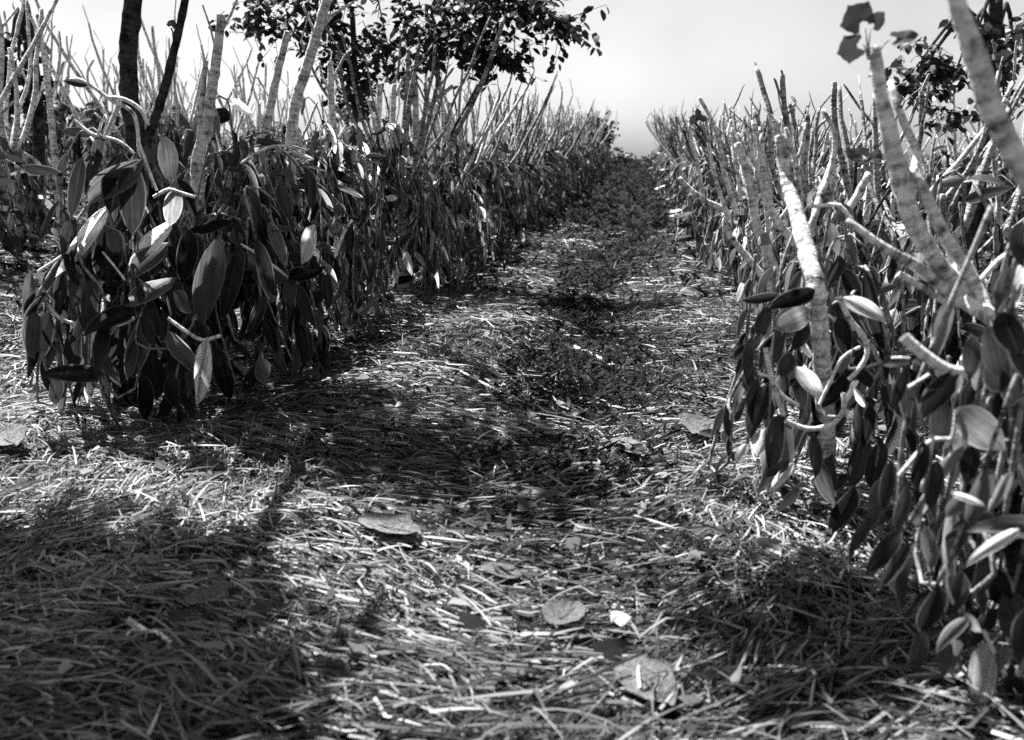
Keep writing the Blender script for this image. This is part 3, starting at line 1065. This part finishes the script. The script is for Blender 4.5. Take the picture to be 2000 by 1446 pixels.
lobed_leaf(tN, (1690, 54), (1658, 14), 52, YB, (0, 0, .5), 0, (1695, 110))
lobed_leaf(tN, (1700, 54), (1726, 26), 26, YB, (.6, 0, .3), 1, (1695, 110))
lobed_leaf(tN, (1686, 86), (1638, 104), 44, YB, (0, 0, -.4), 0, (1696, 118))
lobed_leaf(tN, (1738, 78), (1790, 68), 30, YB, (0, 0, .8), 1, (1716, 102))
lobed_leaf(tR, (1684, 312), (1650, 296), 18, YR + .2, (0, 0, .8), 1, (1690, 345))
lobed_leaf(tR, (1688, 310), (1722, 304), 20, YR + .2, (0, 0, .6), 0, (1692, 345))
lobed_leaf(tR, (1686, 308), (1682, 288), 20, YR + .2, (0, 0, .4), 0, (1691, 345))
lobed_leaf(tR, (1690, 325), (1698, 350), 16, YR + .2, (0, 0, .4), 1, (1692, 345))
lobed_leaf(tL, (334, 55), (338, 40), 16, YL, (0, 0, .2), 1)
lobed_leaf(tR, (1655, 430), (1640, 398), 30, YR, (.5, 0, .4), 1)

# blurred stem slanting down through the upper right corner
YC = 1.75
cC = Vector((1.22, 1.95, gz(1.22, 1.95)))
tC, root = custom_tree(cC.x, cC.y, 'thick blurred stem slanting across the upper right corner of the view', M_BARK,
    trunk=([cC, Vector((1.16, 1.9, .6)), pt(2080, 440, YC), pt(1985, 310, YC), pt(1940, 220, YC), pt(1905, 110, YC), pt(1872, 10, YC), pt(1840, -120, YC)],
           [.035, .032, rpx(40, YC), rpx(42, YC), rpx(42, YC), rpx(38, YC), rpx(32, YC), rpx(24, YC)]))

# ================================================================== left mid stems seen singly
def stem_tree(label, Y0, pts_, wd, extra=(), mat=M_BARK, foot=None):
    a = pt(pts_[0][0], pts_[0][1], Y0)
    fx = foot if foot is not None else a.x
    f = Vector((fx, Y0, gz(fx, Y0)))
    P = [f, Vector((fx * .6 + a.x * .4, Y0, a.z * .5))] + [pt(q[0], q[1], Y0 + (q[2] if len(q) > 2 else 0)) for q in pts_]
    R_ = [rpx(wd * 1.15, Y0)] * 2 + [rpx(wd * (1 - .35 * i / max(1, len(pts_) - 1)), Y0) for i in range(len(pts_))]
    br = []
    for ps, w_ in extra:
        br.append(([pt(q[0], q[1], Y0 + (q[2] if len(q) > 2 else 0)) for q in ps], [rpx(w_ * (1 - .35 * i / (len(ps) - 1)), Y0) for i in range(len(ps))]))
    return custom_tree(fx, Y0, label, mat, (P, R_), br, sides=10)[0]


stem_tree('pruned tree with a short thick stub behind the dark trunk, then a thin speckled stem', 4.75,
          [(385, 330), (402, 262), (412, 190), (424, 110), (432, 30)], 26, [([(424, 110), (412, 60), (396, 10)], 5), ([(428, 70), (455, 20), (470, -20)], 6), ([(388, 310), (395, 200), (402, 120)], 14)])
stem_tree('slender pale leaning stem, left one of the two side by side under the overhanging crown', 5.8,
          [(515, 300), (527, 215), (545, 130), (562, 62)], 20, [([(530, 200), (512, 165), (500, 150)], 5)])
stem_tree('pale stem with a dark knot low down, leaning right under the overhanging crown', 5.95,
          [(558, 420), (566, 300), (578, 200), (606, 110), (640, -10), (660, -120)], 26,
          [([(622, 66), (650, 30), (690, 5)], 8), ([(618, 65), (604, 40), (592, 10)], 7), ([(560, 330), (590, 270), (620, 200)], 7)])
stem_tree('thin straight pale stem between the knotty leaning one and the crossed stems', 6.9,
          [(655, 300), (648, 210), (645, 120)], 16, [([(648, 190), (630, 150), (624, 120)], 6), ([(648, 160), (668, 120), (680, 100)], 6)])
stem_tree('upright twin stem with ring collar left of the crossed stems', 8.05,
          [(733, 320), (738, 240), (742, 165)], 17, [([(760, 330), (765, 270), (768, 205), (770, 165)], 15), ([(735, 300), (728, 230), (716, 190)], 7), ([(768, 200), (780, 170), (784, 155)], 6)])
stem_tree('crossed pair of bare stems, one slanting right with a forked end', 9.2,
          [(830, 380), (822, 320), (812, 270), (812, 200), (810, 160)], 17,
          [([(786, 318), (815, 262), (842, 205), (885, 168)], 12), ([(842, 205), (854, 170), (858, 140)], 8), ([(854, 172), (872, 152), (886, 132)], 7), ([(812, 262), (832, 215), (830, 160)], 10), ([(812, 215), (800, 180), (795, 120)], 6)])
stem_tree('bare stem slanting right with crooked twigs, beyond the crossed pair', 11.8,
          [(870, 300), (892, 250), (915, 205), (925, 190)], 11, [([(908, 215), (914, 180), (915, 155)], 4), ([(892, 250), (880, 210), (872, 195)], 4), ([(930, 260), (935, 215), (945, 145)], 5)])
stem_tree('pale leaning stem with side twigs at the upper left, behind the big dark vine', 8.8,
          [(95, 180), (86, 110), (74, 28)], 13, [([(90, 150), (60, 230), (30, 270)], 5), ([(88, 90), (100, 60), (108, 50)], 4), ([(110, 160), (118, 100), (115, 60)], 6), ([(100, 190), (118, 140), (125, 120)], 6)])

# right: particular bare stems
stem_tree('pruned tree with a thick leaning pale fork just behind the looping vine', 3.75,
          [(1532, 565), (1510, 520), (1490, 470), (1475, 430), (1462, 350), (1440, 280)], 22,
          [([(1512, 590), (1500, 540), (1490, 470)], 18), ([(1478, 440), (1476, 350), (1482, 290), (1470, 240)], 10), ([(1500, 480), (1495, 400), (1470, 300), (1452, 230)], 9)], foot=1.05)
stem_tree('short broken tree with elbowed grey branches behind the thick leaning fork', 4.7,
          [(1425, 460), (1420, 415), (1370, 388), (1326, 348)], 13,
          [([(1374, 388), (1366, 340), (1352, 280), (1346, 240)], 9), ([(1420, 415), (1400, 360), (1388, 300), (1378, 235)], 9), ([(1440, 420), (1412, 330), (1400, 260), (1366, 190)], 11),
           ([(1450, 420), (1440, 330), (1430, 250)], 8)], foot=.98)
tE = [o for o in bpy.data.objects if o.get('label', '').startswith('short broken tree')][0]
lobed_leaf(tE, (1374, 222), (1362, 232), 26, 4.7, (.3, 0, .7), 1, (1386, 240))
lobed_leaf(tE, (1358, 238), (1350, 228), 18, 4.7, (0, 0, .5), 1, (1352, 244))
lobed_leaf(tE, (1356, 234), (1360, 240), 14, 4.7, (0, 0, .3), 0, (1352, 244))
stem_tree('slim tree with curved forked stems between the ringed trunk and the elbowed one', 4.3,
          [(1520, 435), (1500, 380), (1488, 320), (1490, 260)], 15, [([(1500, 390), (1478, 330), (1440, 260)], 7), ([(1490, 330), (1476, 280), (1470, 235)], 8), ([(1525, 430), (1550, 380), (1567, 300), (1572, 240)], 9)], foot=1.2)

# ================================================================== rows
rng = random.Random(5)
side_name = {'L': 'row left of the path', 'R': 'row right of the path'}
# left main row
yl = [5.15, 5.75, 6.4, 7.05, 7.7, 8.4, 9.1, 9.9]
for i, y in enumerate(yl):
    x = -2.2 + .05 * min(6, i) + rng.uniform(-.07, .07)
    near_vine(x, y, 100 + i, '%s vanilla vine behind the biggest one in the row left of the path' % ordn[i + 1], 20, .46, rng.uniform(1.04, 1.26), .085 if i < 4 else .095, 270 if i < 4 else 220, (.12, .22), 1., .1, .35, .22)
    if i > 3: std_tree(x + rng.uniform(-.1, .1), y + .1, i, '%s pruned tree behind the dark trunk in the row left of the path' % ordn[i + 1], rng)
    if i == 6: std_tree(x - .2, y + .4, i + 3, 'slighter pruned tree beside the %s vine of the row left of the path' % ordn[i + 1], rng, .92, .95)
y = 10.6
k = 0
while y < 45:
    x = -1.98 + rng.uniform(-.1, .1) + max(0, y - 14) * .012
    far_vine(x, y, k, 'vanilla vine in the dense far part of the row left of the path', rng)
    std_tree(x, y, k + 2, 'bare pruned tree in the dense far part of the row left of the path', rng, 1.0)
    if k % 2 == 1: std_tree(x - .25, y + .3, k + 5, 'bare pruned tree in the dense far part of the row left of the path', rng, .98)
    y += rng.uniform(.7, .85) * (1 + max(0, y - 20) * .02); k += 1
# right main row
yr = [3.85, 4.55, 5.2, 5.9, 6.6, 7.3, 8.1, 8.9, 9.7]
for i, y in enumerate(yr):
    x = 1.13 + rng.uniform(-.085, .085)
    near_vine(x, y, 200 + i, '%s vanilla vine behind the looping one in the row right of the path' % ordn[i], 19, .40, (.80 if i < 3 else .92) * rng.uniform(.9, 1.08), .09, 230, (.13, .19), 1., .1, .3, .2)
    std_tree(x + rng.uniform(-.1, .1), y + .1, i + 1, '%s pruned tree behind the ringed trunk in the row right of the path' % ordn[i], rng, .9, .6 if i < 2 else .76)
    std_tree(x + rng.uniform(-.2, .2), y + .4, i + 4, 'slighter pruned tree beside the %s vine of the row right of the path' % ordn[i], rng, .88, .82)
y = 10.4
while y < 40:
    x = 1.15 + rng.uniform(-.1, .1) - max(0, y - 14) * .006
    far_vine(x, y, k, 'vanilla vine in the dense far part of the row right of the path', rng, .82)
    zs_ = min(.95, .74 + .012 * (y - 10))
    std_tree(x, y, k + 2, 'bare pruned tree in the dense far part of the row right of the path', rng, 1., zs_)
    std_tree(x + .25, y + .3, k + 4, 'bare pruned tree in the dense far part of the row right of the path', rng, .98, zs_)
    y += rng.uniform(.7, .85) * (1 + max(0, y - 20) * .02); k += 1
# rows beyond
for x0, y0, y1, lab in ((-5.3, 6.2, 22, 'the second row up the slope on the left'), (-8.3, 11.5, 24, 'the third row up the slope on the left'), (-11.3, 13, 26, 'the furthest row up the slope on the left'),
                        (4.1, 7.2, 24, 'the second row on the right'), (7.1, 11, 25, 'the third row on the right'), (10.1, 15, 26, 'the furthest row on the right')):
    y = y0
    while y < y1:
        x = x0 + rng.uniform(-.15, .15)
        if k % 4: far_vine(x, y, k, 'pale blurred vanilla vine in ' + lab, rng, .85)
        std_tree(x, y + .1, (0, 3, 6)[k % 3], 'bare pruned tree in ' + lab, rng, 1.05, .8 if x0 > 0 else 1)  # pale bark variants only: overexposed brightness put into the bark colour
        y += rng.uniform(.9, 1.3); k += 1

# ================================================================== leafy trees
def leafy_tree(label, foot, hgt, r0, limbs, seed, anchors, n_tw, n_lf, size, spread=.45, mat=M_CROWN, twigs=True, single=0):
    f = Vector((foot[0], foot[1], gz(*foot)))
    t = empty('leafy_tree', f)
    tag(t, label, 'tree')
    rng = random.Random(seed)
    top = Vector((foot[0] + .1, foot[1], f.z + hgt))
    tube_obj('trunk', [Vector(), (top - f) * .5 + Vector((.08, 0, 0)), top - f], [r0, r0 * .85, r0 * .6], M_BARKDARK, t, sides=10, step=.15, rng=rng)
    for a in limbs:
        tube_obj('branch', [(top - f) * .75, (top - f) * .6 + (Vector(a) - f) * .4 + Vector((0, 0, .15)), Vector(a) - f], [r0 * .5, r0 * .35, r0 * .12], M_BARKDARK, t, sides=6, step=.15, rng=rng)
    crown_of(t, seed, anchors, n_tw, n_lf, size, spread, mat, twigs=twigs, single=single)
    return t


YT = 9.
anch = []
for (px, py, r_, dy) in [(500, 20, .35, 0), (560, 60, .35, .3), (600, 10, .35, 0), (520, -60, .5, 0), (690, 130, .35, .2), (720, 60, .4, 0), (760, 100, .4, 0), (700, 190, .25, .4), (690, 160, .25, .2),
                         (800, 50, .42, 0), (830, 100, .35, 0), (860, 30, .4, 0), (800, -40, .5, 0), (910, 60, .3, -.2), (930, 90, .28, -.3), (960, 95, .26, -.3), (985, 115, .2, -.3), (900, 10, .35, -.2),
                         (960, 10, .3, -.3), (1020, 20, .28, -.4), (1060, 20, .25, -.4), (1095, 45, .2, -.4), (1000, -20, .35, -.3), (650, 30, .4, 0), (640, 90, .3, .1), (900, -80, .5, -.3), (700, -80, .6, 0), (600, -120, .5, 0)]:
    p = pt(px, py, YT + dy)
    anch.append((p.x, p.y, p.z, r_ * .85))
t_can = leafy_tree('dark leafy tree whose crown overhangs the row at the top, against the sky', (-2.8, 9.4), 3.4, .035,
                   [a[:3] for a in anch[::3]], 81, anch, 14, 9, .085, .45, single=300)
# high part of the same crown, nearer and above the frame: it shades the left edge of the path
hi = [over(px, py, z, .3) for px, py, z in ((600, 740, 3.2), (690, 800, 3.3), (800, 880, 3.2), (880, 800, 3.3), (650, 880, 3.25), (740, 930, 3.2), (900, 930, 3.3), (980, 860, 3.2), (1060, 800, 3.3), (1000, 720, 3.4), (1100, 980, 3.2), (560, 700, 3.3), (470, 700, 3.3), (1130, 650, 3.4))] + \
     [(-3.0, 5.4, 3.0, .4), (-2.7, 5.0, 3.0, .3), (-3.2, 5.9, 3.2, .4)]  # clumps added above the frame to throw shade on the biggest vine
crown_of(t_can, 82, hi, 20, 9, .10, .42)

an = []
for (px, py, r_, Y0) in [(1790, 130, .45, 11), (1815, 110, .4, 11), (1775, 175, .35, 11), (1830, 160, .4, 11), (1870, 130, .35, 11), (1865, 230, .25, 11), (1910, 60, .4, 11), (1935, 100, .4, 11), (1980, 100, .5, 11.5), (1995, 150, .5, 11.5), (1960, 200, .35, 11.5), (1990, 60, .3, 11.5)]:
    p = pt(px, py, Y0)
    an.append((p.x, p.y, p.z, r_ * .8))
leafy_tree('ragged leafy tree in the upper right corner behind the slanting blurred stem', (an[4][0] + .3, 11.2), 2.7, .08, [a[:3] for a in an[::2]], 91, an, 9, 8, .11, .4, M_FARLEAF)
an = []
for (px, py, r_, Y0) in [(20, 110, .5, 10), (5, 160, .5, 10), (35, 170, .4, 10), (-20, 90, .6, 10), (60, 200, .3, 10)]:
    p = pt(px, py, Y0)
    an.append((p.x, p.y, p.z, r_ * .8))
leafy_tree('bushy dark tree at the upper left edge behind the sloping rows', (an[0][0], 10.2), 2.2, .07, [a[:3] for a in an[::2]], 92, an, 13, 9, .11, .4)
# bushes beyond the end of the path
for j, (px, py, Y0, r_, lab) in enumerate([(1172, 240, 44., .6, 'leafy young tree poking above the end of the row left of the path'), (1212, 306, 46., .7, 'low dark bush straight after the end of the left row'),
                                           (1236, 316, 47, .5, 'smallest dark bush, in the middle where the path vanishes'), (1284, 318, 42, .5, 'dark round bush at the foot of the right row end'), (1262, 326, 47, .4, 'faint bush on the skyline behind the path end')]):
    p = pt(px, py, Y0)
    b = leafy_tree(lab, (p.x, p.y), max(.4, p.z - gz(p.x, p.y)) * .8, .05, [], 300 + j, [(p.x, p.y, p.z, r_), (p.x - .3, p.y, p.z - .45, r_), (p.x + .3, p.y, p.z - .5, r_), (p.x, p.y, p.z - .9, r_)], 30, 7, .17, .45, twigs=False)
    b['category'] = 'bush' if j else 'tree'
    b.name = 'bush' if j else 'leafy_tree'

# ================================================================== fallen things on the path
def dead_geo(seed, wid=.42, curl=.26, notch=0):
    rng = random.Random(seed)
    V, Q = [], []
    n_, m_ = 9, 7
    for i in range(n_ + 1):
        t = i / n_
        wv = wid * (math.sin(math.pi * min(1, max(0, t * .96 + .02))) ** .6) * (1 + rng.uniform(-.05, .05)) * (1.15 - .3 * t)
        for j in range(m_):
            c = -1 + 2 * j / (m_ - 1)
            z = curl * (abs(c) ** 1.6) * wv * 1.4 + curl * .9 * (t - .5) ** 2 + .015 * math.sin(9 * t + 4 * c) + rng.uniform(-.006, .006)
            V.append((c * wv * (1 + .05 * math.sin(23 * t)), t - .5 - .05 * abs(c), z))
    for i in range(n_):
        for j in range(m_ - 1):
            o = i * m_ + j
            Q.append((o, o + 1, o + m_ + 1, o + m_))
    me = mesh_np('dead_leaf', V, Q, None, None, True, M_DEAD)
    return me


def fallen(a, b_, wd, label, seed, lift=.055, tilt=0.):
    lift = lift * .72
    A, B = gpt(*a), gpt(*b_)
    c0 = (A + B) / 2
    d = B - A
    d.z = 0
    ln = d.length
    nn = Vector((0.1 * math.sin(seed), -.05 - tilt * .35, 1))
    o = obj('fallen_leaf', dead_geo(seed, .40 * wd))
    o.matrix_basis = basis(Vector((c0.x, c0.y, gz(c0.x, c0.y) + lift)), d, nn, ln)
    v = o.data
    tag(o, label, 'leaf', 'dead leaves fallen on the straw')
    s_ = Tubes()
    s_.add([Vector((0, -.5, .03)), Vector((0, .0, .02)), Vector((0, .5, .05))], [.012, .01, .004], sides=5, step=.1)
    s_.build('midrib', M_DEAD, o)


fallen((712, 1048), (826, 1088), .62, 'large flat dead leaf casting a dark crescent, in the centre-left straw', 1, .075, .4)
fallen((946, 1138), (1022, 1166), .62, 'middle-sized pale dead leaf lying right of the largest flat one', 2, .06, .3)
fallen((1008, 980), (1082, 1002), .6, 'dull ribbed dead leaf, above the middle-sized pale one', 3, .05, .3)
fallen((1076, 1262), (1132, 1216), .9, 'small upright curled dead leaf with a torn right side', 4, .07, 1.0)
fallen((1222, 1340), (1318, 1428), .72, 'broad mottled dead leaf at the bottom edge of the straw', 5, .07, .6)
fallen((1354, 876), (1394, 842), 1.1, 'round pale dead leaf standing on the straw near the looping vine', 6, .06, 1.3)
fallen((1204, 886), (1258, 910), .6, 'grey dead leaf lying in the weeds halfway down the path', 7, .05, .3)
fallen((366, 1212), (448, 1190), .75, 'soft pale dead leaf at the edge of the lower left shade', 8, .06, .3)
fallen((1020, 1436), (1120, 1452), .5, 'curled pale dead leaf cut by the bottom edge', 9, .05, .3)
fallen((1555, 1110), (1612, 1126), .4, 'narrow twisted dead leaf on the straw below the looping vine', 10, .07, .3)
fallen((0, 876), (42, 900), .9, 'rounded bright dead leaf at the left edge of the view', 11, .07, .6)
fallen((1090, 1166), (1150, 1172), .22, 'thin bent dead leaf to the right of the middle-sized pale one', 12, .06, .1)


def stick(label, pts_, wd, lift=.03, name='fallen_stick', cat='stick', mat=M_BARK, zs=None, grp=None):
    P = []
    for i, q in enumerate(pts_):
        g_ = gpt(*q)
        P.append(Vector((g_.x, g_.y, g_.z + (zs[i] if zs else lift))))
    t = Tubes()
    d = (P[0] - Vector((0, 0, CAMH))).length
    t.add([p - P[0] for p in P], [wd * d / 1950 / 2] * len(P), sides=7, step=.03, rng=random.Random(3), wob=.001)
    o = t.build(name, mat)
    o.location = P[0]
    tag(o, label, cat, grp)


stick('pale broken stick lying aslant in the middle of the weedy path', [(1122, 688), (1160, 706), (1200, 726)], 9, .03)
stick('thin dark-ended stick lying across the straw near the left vines', [(900, 740), (940, 762), (975, 782)], 5, .04)
stick('slender stick standing crooked in the straw under the looping vine', [(1660, 1085), (1650, 1130), (1638, 1165)], 6, .05)


def stalk(label, pts_, wd, Y0, name='bent_stalk'):
    """Flat dry grass stalk that arches above the straw, from points seen in the photograph."""
    P = [pt(q[0], q[1], Y0 + q[2]) for q in pts_]
    for p in P: p.z = max(p.z, gz(p.x, p.y) + .01)
    t = Tubes()
    r_ = wd * Y0 / 1950 / 2
    t.add([p - P[0] for p in P], [r_] * len(P), sides=5, step=.02, rng=random.Random(2))
    o = t.build(name, M_STRAWTUBE)
    o.location = P[0]
    tag(o, label, 'straw stalk', 'thick bent straw stalks')


m, n, b = new_mat('straw_stalk')
tc = node(n, 'ShaderNodeTexCoord')
n.links.new(ramp(n, noise(n, tc.outputs['Object'], 30, 4), [(.3, .6), (.6, .9)]), b.inputs['Base Color'])
b.inputs['Roughness'].default_value = .55
M_STRAWTUBE = m
stalk('thick bent straw stalk arching over the dark lower left corner, longer right leg', [(258, 1286, .05), (290, 1284, 0), (312, 1320, 0), (345, 1390, -.04)], 11, 2.0)
stalk('shorter bent straw leg below the arching one in the lower left corner', [(286, 1290, 0), (268, 1340, 0), (262, 1410, -.03)], 8, 2.0)
stalk('pale straw stalk folded sharply at the lower right', [(1440, 1345, .0), (1510, 1318, 0), (1586, 1308, 0), (1592, 1318, -.02)], 8, 2.05)
stalk('long pale straw stalk above the folded one at the lower right', [(1500, 1302, .02), (1550, 1304, 0), (1596, 1312, 0)], 8, 2.07)
